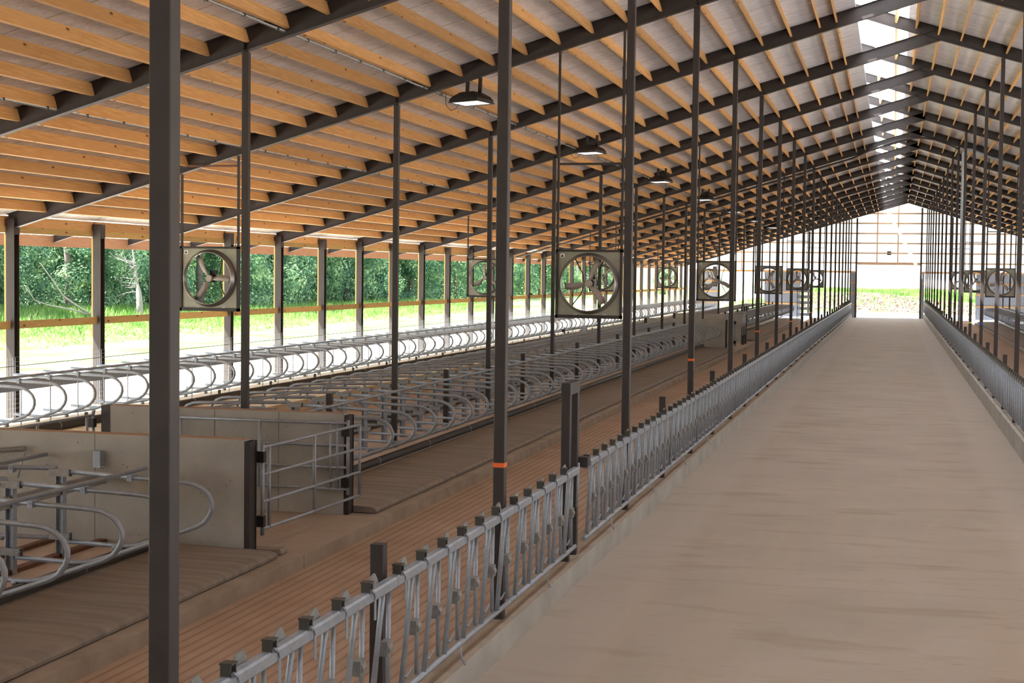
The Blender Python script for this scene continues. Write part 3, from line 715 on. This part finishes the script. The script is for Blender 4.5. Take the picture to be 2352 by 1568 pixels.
# ---------------------------------------------------------------- concrete cross walls and gates
def cross_wall(y, x0, x1, lab, name='concrete_wall', z1=1.29, left_post=True):
    t = thing(name, lab, 'concrete wall', ((x0+x1)/2, y+.1, PZ), 'concrete cross walls'); c = (x0+x1)/2
    mb = MB(); mb.box(x0-c, x1-c, -.1, .1, 0, z1-PZ); part('slab', mb, conc, t)
    for i in range(1, int((x1-x0)/1.0)): part('form_joint', MB().box(x1-c-i*1.05-.006, x1-c-i*1.05+.006, -.1025, -.1, .0, z1-PZ), joint, t)
    part('dusty_top', MB().box(x0-c+.01, x1-c-.01, -.095, .095, z1-PZ, z1-PZ+.008), dust_top, t)
    part('end_channel', MB().box(x1-c, x1-c+.008, -.102, .102, 0, z1-PZ-.02).box(x1-c, x1-c+.075, -.108, -.1, 0, z1-PZ-.02).box(x1-c, x1-c+.075, .1, .108, 0, z1-PZ-.02).box(x1-c+.055, x1-c+.063, -.1, .1, 0, z1-PZ-.02), steel, t, 'dark steel end channel')
    if left_post: part('end_channel', MB().box(x0-c-.15, x0-c, -.105, .105, 0, z1-PZ), steel, t, 'dark steel end channel')
    return t
cross_wall(W1, -11.9, -7.92, 'nearest cast concrete wall across the stalls with a dark steel end', z1=1.29)
cross_wall(W2, -11.76, -7.9, 'second concrete wall across the stalls, behind the pipe gate', z1=1.31)
cross_wall(W3, -11.76, -7.9, 'third concrete wall at the far end of the long pen', z1=1.28)
cross_wall(W4, -11.76, -7.9, 'farthest concrete wall across the left stalls', z1=1.28)
def gate(name, lab, P0, P1, zs, mids=(.5,), posts=True):
    a, b = Vector((P0[0], P0[1], 0)), Vector((P1[0], P1[1], 0)); t = thing(name, lab, 'gate', (P0[0], P0[1], 0), 'galvanized pipe gates'); d = b-a
    for z in zs: part('gate_rail', MB().tube([(0, 0, z), (d.x, d.y, z)], .021, 8), galv, t)
    for m in (0.06, *mids, 1.0):
        p = d*m; part('gate_upright', MB().tube([(p.x, p.y, zs[0]), (p.x, p.y, zs[-1])], .023, 8), galv, t)
    part('hinge_rod', MB().tube([(0, 0, zs[0]-.08), (0, 0, zs[-1]+.05)], .026, 8), galv, t)
    for z in (zs[0]+.1, zs[-1]-.12): part('hinge_block', MB().box(-.09, .03, -.045, .045, z-.07, z+.07), blackm, t, 'black hinge block')
    return t
gate('pipe_gate', 'galvanized pipe gate hinged on the nearest concrete wall, closing the crossover', (-7.79, 18.02), (-7.62, 21.2), (.12, .47, .82, 1.17))
gate('pipe_gate', 'galvanized pipe gate folded flat against the second concrete wall', (-7.80, 21.19), (-10.5, 21.17), (.20, .52, .85, 1.18), (.1, .52))
gate('pipe_gate', 'galvanized pipe gate at the outer end of the crossover, left of the second wall', (-12.05, 21.3), (-12.1, 18.2), (.10, .45, .80, 1.15))
gate('pipe_gate', 'small pipe gate standing at the farthest crossover', (-7.6, 76.2), (-8.9, 76.3), (.0, .4, .8, 1.2))
t = thing('latch_chain', 'chain latch hanging on the second concrete wall by the folded gate', 'latch', (-10.62, 21.25, 1.0))
for i in range(7): part('chain_link', MB().tube([(.0+.01*(i % 2), 0, .22-.05*i), (.012, -.01, .19-.05*i), (.0, 0, .17-.05*i)], .008, 5), galv, t)
part('latch_bar', MB().tube([(0, 0, .18), (.14, 0, .18)], .02), galv, t)
t = thing('trough_guard', 'bent galvanized guard pipe just behind the nearest concrete wall', 'guard pipe', (-9.0, 18.9, 0))
part('pipe', MB().tube([(-2.9, .25, 1.06), (-.35, .25, 1.02), (-.12, .2, 1.0), (0, .02, .97), (-.05, -.2, .95), (-.3, -.42, .93), (-2.9, -.45, .9)], .027, 8), galv, t)
for x in (-2.4, -.6): part('leg', MB().tube([(x, .25, PZ), (x, .25, 1.03)], .024, 8), galv, t)
t = thing('water_trough', 'low white water trough on the crossover behind the nearest wall', 'trough', (-10.9, 19.2, PZ))
part('basin', MB().box(-.9, .9, -.35, .35, 0, .78), siding, t); part('rim', MB().box(-.95, .95, -.4, -.35, .74, .82).box(-.95, .95, .35, .4, .74, .82).box(-.95, -.9, -.35, .35, .74, .82).box(.9, .95, -.35, .35, .74, .82), steel, t)
t = thing('flap_bar', 'grey bent bar with a thin strut reaching in front of the nearest concrete wall', 'bar', (-11.3, W1-.05, .9))
part('bar', MB().tube([(-1.2, -.3, .0), (-.2, -.1, .12), (.33, -.05, .17)], .035, 8), galv_dull, t); part('strut', MB().tube([(.33, -.05, .15), (.22, -.05, -.22)], .01, 6), galv, t)
t = thing('wall_bracket', 'small galvanized box bracket fixed to the nearest concrete wall', 'bracket', (-9.93, W1-.04, .86))
part('box_body', MB().box(-.06, .04, -.06, .04, .0, .22), galv, t); part('wire_hook', MB().tube([(.05, -.06, .02), (.13, -.06, .02), (.13, -.06, -.1), (.08, -.06, -.1)], .006, 5), galv, t)
# double galvanized gate posts with chain near the third wall
for i, y in enumerate((80.3, 81.5)):
    t = thing('gate_post', '%s shiny galvanized gate post at the farthest crossover' % ('nearer' if i == 0 else 'farther'), 'gate post', (-7.62, y, PZ), 'gate posts at the farthest crossover')
    part('post_tube', MB().post(0, 0, .16, 0, .9), steel, t); part('post_tube', MB().tube([(.0, -.1, .5), (0, -.1, 2.0)], .04), galv, t); part('post_head', MB().box(-.1, .1, -.12, .1, 1.75, 2.0), blackm, t)
t = thing('white_ladder_gate', 'small white slatted gate at the end of the farthest pen', 'gate', (-7.4, 131.5, PZ))
for i in range(5): part('slat', MB().box(-.5, .5, -.03, .03, .25+i*.5, .5+i*.5), galv, t)
part('frame', MB().box(-.55, -.5, -.03, .03, 0, 2.7).box(.5, .55, -.03, .03, 0, 2.7), steel, t)
# gate of bright pipes in the wall row (mid distance)
gate('pipe_gate', 'bright galvanized pipe gate in front of the wall-side stalls', (-13.95, 65), (-13.15, 65), (.0, .35, .70, 1.05))
tag(MB().post(-13.05, 65.1, .2, -.3, 1.15).build('gate_post', galv), 'bright galvanized square post beside the mid-distance pipe gate', 'gate post')

# ---------------------------------------------------------------- circulation fans
def make_fan(a0):
    t = thing('barn_fan', '', 'fan', (0, 0, 0), '')
    S = .615; n = 48; ro = .56
    mb = MB()                                  # square panel with a round hole
    def sq(a):
        c, s = math.cos(a), math.sin(a); k = S/max(abs(c), abs(s)); return c*k, s*k
    for yy in (-.012, .012):
        for i in range(n):
            a = 2*math.pi*(i+.5)/n; x, z = sq(a); mb.v.append((x, yy, z)); mb.v.append((ro*math.cos(a), yy, ro*math.sin(a)))
    for i in range(n):
        j = (i+1) % n; o = 2*n
        mb.f.append((2*i, 2*j, 2*j+1, 2*i+1)); mb.f.append((o+2*i, o+2*i+1, o+2*j+1, o+2*j)); mb.sm += [False, False]
    for cx_, cz_ in ((S, S), (S, -S), (-S, S), (-S, -S)):    # square off the corners
        e = math.pi*2*.5/n
        x1, z1 = S, S*math.tan(math.pi/4-e)
        mb.v += [(cx_, -.012, cz_), (math.copysign(S, cx_), -.012, math.copysign(z1, cz_)), (math.copysign(z1, cx_), -.012, math.copysign(S, cz_))]
        k = len(mb.v); mb.f.append((k-3, k-2, k-1)); mb.sm.append(False)
    part('panel', mb, fanm, t)
    fr = MB()
    for x0, x1, z0, z1 in ((-.66, -.615, -.68, .66), (.615, .66, -.68, .66), (-.66, .66, -.68, -.615), (-.66, .66, .615, .66)): fr.box(x0, x1, -.05, .05, z0, z1)
    part('frame', fr, steel, t)
    rg = MB(); k0 = 0; prof = [(.60, -.013), (.592, -.035), (.572, -.07), (.55, -.11), (.538, -.155), (.530, -.155), (.538, -.10), (.548, -.04), (.552, .03), (.556, .03), (.556, -.005)]
    for i in range(n):
        a = 2*math.pi*i/n
        for r, y in prof: rg.v.append((r*math.cos(a), y, r*math.sin(a)))
    m = len(prof)
    for i in range(n):
        for j in range(m): rg.f.append((i*m+j, i*m+(j+1) % m, ((i+1) % n)*m+(j+1) % m, ((i+1) % n)*m+j)); rg.sm.append(True)
    part('venturi_ring', rg, ringm, t)
    hub = part('hub', MB().tube([(0, -.07, 0), (0, .02, 0)], .07, 16), blade, t)
    for b in range(3):
        a = math.radians(a0+120*b); mb = MB(); N = 7
        for i in range(N+1):
            r = .05+.43*i/N; w = .03+.04*min(1, i/2.2); tw = math.radians(38-22*i/N); bend = .05*math.sin(i/N*2.4)
            for sgn in (-1, 1):
                u = sgn*w*math.cos(tw)+bend; yy = sgn*w*math.sin(tw)-.03
                for th in (-.003, .003): mb.v.append((r*math.cos(a)-u*math.sin(a), yy+th, r*math.sin(a)+u*math.cos(a)))
        for i in range(N):
            q = 4*i
            for f in ((q, q+2, q+6, q+4), (q+1, q+5, q+7, q+3), (q, q+4, q+5, q+1), (q+2, q+3, q+7, q+6)): mb.f.append(f); mb.sm.append(True)
        mb.f.append((0, 1, 3, 2)); mb.sm.append(False); q = 4*N; mb.f.append((q, q+2, q+3, q+1)); mb.sm.append(False)
        part('blade', mb, blade, t)
    part('motor', MB().tube([(0, .03, 0), (0, .2, 0)], .085, 14).box(-.02, .1, .05, .16, .08, .17), blackm, t)
    for sx in (-.22, .22):
        part('guard_rod', MB().tube([(sx*1.6, .03, -.45), (sx*.85, .17, -.2), (sx*.6, .18, 0), (sx*.75, .17, .2), (sx*1.3, .03, .48)], .011, 6), blackm, t)
    part('maker_label', MB().box(-.58, -.49, -.016, -.012, .5, .58), tape_w, t, 'small white label with a dark triangle')
    tri = MB(); tri.prism([(-.565, .515), (-.505, .515), (-.535, .565)], -.018, -.0165); part('triangle_mark', tri, blackm, KIDS[t.name][-1])
    hg = lambda x, zt: MB().box(x-.02, x+.02, -.02, .02, .66, zt)
    return t
def place_fan(x, k, a0, lab, grp, i, arms=True):
    t = make_fan(a0); t.location = (x, Yk(k)-.02, 3.25); t['label'] = lab; t['group'] = grp
    for s in (-1, 1):
        xx = s*.635; part('hanger_tube', MB().box(xx-.022, xx+.022, -.022, .022, .64, rz(x+xx)-3.25-.01), steel, t)
        part('hanger_plate', MB().box(xx-.06, xx+.06, -.05, .05, rz(x+xx)-3.25-.012-.02*1, rz(x+xx)-3.25-.004-.02), rustm, t)
    part('cross_bar', MB().box(-.62, .62, -.02, .02, 2.30, 2.345), rustm if x < -10 else steel, t)
    part('power_cord', MB().tube([(.56, .0, .66), (.60, .03, .9), (.615, .04, 2.2), (.6, .04, 4.2) if x > -10 else (.62, .04, 2.4)], .007, 5), blackm, t)
    part('bottom_clip', MB().box(-.3, -.22, -.03, .0, -.61, -.595), tape_w, t); part('bottom_clip', MB().box(.28, .36, -.03, .0, -.61, -.595), tape_w, t)
    return t
FK = (4, 10, 16, 22, 28)
for i, k in enumerate(FK):
    place_fan(-5.76, k, (62, 92, 55, 88, 100)[i], 'square circulation fan hanging over the feed-side cow alley, %s from the camera' % nth(i+1), 'fans over the left cow alley', i)
    place_fan(-13.78, k, (112, 88, 40, 60, 95)[i], 'square circulation fan hanging near the open left wall, %s from the camera' % nth(i+1), 'fans near the left wall', i)
for i, k in enumerate((16, 22, 28)):
    place_fan(4.75, k, (70, 95, 80)[i], 'square circulation fan behind the right posts, %s from the camera' % nth(i+1), 'fans on the right side', i)

# ---------------------------------------------------------------- hanging lamps
def make_lamp():
    t = thing('flood_lamp', '', 'lamp', (0, 0, 0), '')
    mb = MB(); a = .38; b = .25                 # shallow hood: frame at the bottom, narrower crown
    rings = [((a, b), 0), ((a, b), .06), ((a*.85, b*.85), .13), ((a*.5, b*.55), .21), ((a*.3, b*.35), .225)]
    for (x, y), z in rings: mb.v += [(-x, -y, z), (x, -y, z), (x, y, z), (-x, y, z)]
    for i in range(4):
        for j in range(4): mb.f.append((4*i+j, 4*i+(j+1) % 4, 4*i+4+(j+1) % 4, 4*i+4+j)); mb.sm.append(False)
    mb.f.append((16, 17, 18, 19)); mb.sm.append(False); part('hood', mb, blackm, t)
    part('lens_frame', MB().box(-a-.02, a+.02, -b-.02, -b+.02, -.012, .006).box(-a-.02, a+.02, b-.02, b+.02, -.012, .006).box(-a-.02, -a+.02, -b, b, -.012, .006).box(a-.02, a+.02, -b, b, -.012, .006), blackm, t)
    part('lens', MB().box(-a+.02, a-.02, -b+.02, b-.02, .0, .005), lampm, t, 'lit white glass')
    for x in (-.12, .22): part('mount_bracket', MB().box(x-.045, x+.045, -.01, .01, .2 if x < 0 else .08, .50), blackm, t)
    part('power_cable', MB().tube([(-.3, 0, .03), (-.42, 0, -.09), (-.56, 0, -.12), (-.68, .0, -.02), (-.72, 0, .14), (-.7, 0, .32)], .007, 5), blackm, t)
    return t
lp = None
for i, (y, x, z) in enumerate(((29.95, -8.42, 6.88), (42.6, -8.45, 6.86), (56.0, -8.45, 6.85), (69.5, -8.45, 6.85), (83, -8.45, 6.85), (96.5, -8.45, 6.85), (110, -8.45, 6.85))):
    lab = 'lit black flood lamp under the left roof, %s from the camera' % nth(i+1)
    if lp is None: lp = make_lamp(); t = lp
    else: t = dup(lp)
    t.location = (x, y, z); t.rotation_euler = (math.radians(-3), 0, math.radians(-26)); t['label'] = lab; t['group'] = 'flood lamps under the left roof'

# ---------------------------------------------------------------- pipes across the roof
yp = Yk(16)-.16
P = [(-18.1, rz(-18.1)-.05), (-13, rz(-13)-.05), (-6.2, rz(-6.2)-.02), (-2.0, rz(-2)-.0), (-1.2, 9.42), (-.6, 9.66), (0, 9.86), (.55, 9.98), (1.1, 10.0), (1.7, 9.90), (2.2, 9.72), (2.6, 9.55), (2.75, 9.45), (2.80, 9.3)]
tag(MB().tube([(x, yp, z-.1 if x < -1 else z-.12) for x, z in P], .045, 10).build('water_pipe', steel), 'long dark pipe running up the left roof and arching over the ridge', 'pipe')
tag(MB().tube([(2.96, yp, .15), (2.96, yp, 9.1), (3.0, yp, 9.24), (3.1, yp, 9.33), (3.3, yp, 9.32), (4.2, yp, 9.0-.06), (12, yp, rz(12)-.1)], .06, 12).build('water_pipe', galv), 'thick galvanized pipe rising beside a right-hand post and bending along the roof', 'pipe')
t = thing('wall_valve', 'red valve on the right feed line near the far door', 'valve', (3.05, 112, 1.6)); part('wheel', MB().tube([(0, -.02, 0), (0, .02, 0)], .11, 12), red_p, t); part('stem', MB().tube([(0, 0, -1.45), (0, 0, -.15)], .03, 8), steel, t)

# ---------------------------------------------------------------- trees, dead wood, weeds
def crown(seed, n, R, Hh, z0, leafs=.3):
    r = random.Random(seed); mb = MB(); cl = []
    for _ in range(46):
        a = r.uniform(0, 6.283); zz = r.random()**.8; rad = R*(.35+.65*math.sin(math.pi*min(1, .22+.75*zz)))*math.sqrt(r.random())
        cl.append((rad*math.cos(a), rad*math.sin(a), z0+Hh*zz, r.uniform(.9, 1.9)))
    for i in range(n):
        c = r.choice(cl); v = Vector((r.gauss(0, 1), r.gauss(0, 1), r.gauss(0, 1))).normalized()*c[3]*r.uniform(.6, 1.05)
        p = Vector(c[:3])+v; nrm = (v.normalized()+Vector((r.uniform(-.7, .7), r.uniform(-.7, .7), r.uniform(-.2, .9)))).normalized()
        u = nrm.orthogonal().normalized(); w = nrm.cross(u); s = leafs*r.uniform(.5, 1.2); k = len(mb.v)
        mb.v += [tuple(p+u*s*.5), tuple(p+w*s*.32), tuple(p-u*s*.5), tuple(p-w*s*.32)]; mb.f.append((k, k+1, k+2, k+3)); mb.sm.append(False)
    return mb
trees = []
for v in range(4):
    t = thing('woodland_tree', '', 'tree', (0, 0, 0), '')
    part('foliage', crown(10+v, 27000, 4.6, 11.0, .1, .25), leaf, t)
    part('trunk', MB().tube([(0, 0, -.3), (.15, .1, 3), (.1, -.2, 7), (.3, 0, 10)], [.32, .24, .17, .06], 8), bark, t)
    trees.append(t)
tr = random.Random(5); i = 0; used = set()
for rowi, (xb, step) in enumerate(((-51, 6.5), (-58, 7.0), (-65, 7.0))):
    y = 52.0+rowi*4
    while y < 270:
        v = tr.randrange(4); lab = 'leafy green tree, %s along the %s line of woods outside the left wall' % (nth(len([1 for _ in range(int((y-50)//step))])+1), ('front', 'middle', 'rear')[rowi])
        if v not in used: t = trees[v]; used.add(v)
        else: t = dup(trees[v])
        t.location = (xb+tr.uniform(-2, 2), y, -.1); t.rotation_euler = (0, 0, tr.uniform(0, 6.28)); sz = tr.uniform(.85, 1.2); t.scale = (sz, sz, sz*tr.uniform(.9, 1.15))
        t['label'] = lab; t['group'] = 'trees outside the left wall'; y += step*tr.uniform(.85, 1.15)*(1 if y < 160 else 1.5)
for v in range(4):
    if v not in used: trees[v].location = (-66, 60+v*12, 0); trees[v]['label'] = 'leafy tree deep in the woods'; trees[v]['group'] = 'trees outside the left wall'
t = dup(trees[0], (-26, 215, .5), 'lone pale tree seen through the far left wall opening', 'trees beyond the far wall'); t.scale = (.5, .5, .35)
t = dup(trees[1], (-33, 225, .5), 'lone tree farther left beyond the far wall opening', 'trees beyond the far wall'); t.scale = (.5, .5, .32)
# dead snag, fallen branches
def along(px_, py_, X):
    d = fw + rt*((px_-W/2)/F) - up*((py_-H/2)/F); t = X/d.x; return Vector((d.x*t, d.y*t, CZ+d.z*t))
b0 = along(320, 735, -44)
t = thing('dead_snag', 'pale broken dead tree trunk with bare twigs outside the left wall', 'dead tree', tuple(b0))
part('trunk', MB().tube([(0, 0, -.8), (.02, 0, .9), (-.05, 0, 1.7), (-.12, 0, 2.1), (-.3, 0, 3.1), (-.5, .1, 4.3), (-.65, .1, 5.2)], [.24, .21, .17, .09, .065, .045, .02], 8), deadw, t)
rb = random.Random(2)
for q in range(13):
    z = rb.uniform(1.2, 3.4); a = rb.uniform(2.2, 4.2); pts = [Vector((-.05-.1*max(0, z-2), 0, z))]; d = Vector((math.cos(a)*.8, math.sin(a)*.5, rb.uniform(-.3, .6)))
    for s in range(5): pts.append(pts[-1]+d*rb.uniform(.25, .5)); d = (d+Vector((rb.uniform(-.4, .4), rb.uniform(-.4, .4), rb.uniform(-.35, .35))))
    mb = MB().tube(pts, [.035, .028, .022, .016, .01, .006], 5)
    for s in (1, 2, 3): mb.tube([pts[s], pts[s]+Vector((rb.uniform(-.5, 0), rb.uniform(-.4, .4), rb.uniform(-.4, .5)))], [.014, .005], 4)
    part('branch', mb, deadw, t)
for pts, r, lab in (([(92, 604), (118, 640), (145, 680), (185, 708), (208, 722)], .07, 'long bare fallen branch leaning up against the woods'),
                    ([(56, 655), (80, 690), (110, 700), (160, 710), (206, 722)], .055, 'lower pale fallen branch lying in the weeds')):
    V = [along(a, b, -43) for a, b in pts]
    o = MB().tube(V, [r*.35, r*.6, r*.8, r*.95, r], 6).build('fallen_branch', deadw); tag(o, lab, 'branch', 'fallen branches')
mb = MB(); rg = random.Random(9)
for i in range(60000):
    x = -34-18*rg.random()**.6; y = rg.uniform(48, 150); z = max(.02, .02+.8*min(1, (-36-x)/12)*max(0, 1-(y-60)/60)); h = rg.uniform(.2, .8)*(.25+.75*min(1, max(0, (-36-x)/9))); a = rg.uniform(0, 3.14); w = rg.uniform(.01, .04)
    dx, dy = w*math.cos(a), w*math.sin(a); lx, ly = rg.uniform(-.2, .2), rg.uniform(-.2, .2); k = len(mb.v)
    mb.v += [(x-dx, y-dy, z), (x+dx, y+dy, z), (x+lx+dx*1.6, y+ly+dy*1.6, z+h*.6), (x+lx*1.6, y+ly*1.6, z+h)]; mb.f.append((k, k+1, k+2, k+3)); mb.sm.append(False)
tag(mb.build('weeds', weedm), 'bright green weeds growing in front of the woods', 'weeds', None, 'stuff')
mb = MB()
for i in range(40000):
    x = rg.uniform(-17, 14); y = rg.uniform(158, 186); z = berm(x, y) if x > -12 else berm(x, y)*.25-.1
    h = rg.uniform(.15, .6); a = rg.uniform(0, 3.14); w = rg.uniform(.012, .04); dx, dy = w*math.cos(a), w*math.sin(a); k = len(mb.v)
    if y < 172-1.1*x and rg.random() < .93: continue
    mb.v += [(x-dx, y-dy, z), (x+dx, y+dy, z), (x+dx*1.6, y+dy*1.6, z+h*.6), (x, y, z+h)]; mb.f.append((k, k+1, k+2, k+3)); mb.sm.append(False)
tag(mb.build('weeds', weedm), 'green weeds on the bank beyond the far door', 'weeds', None, 'stuff')
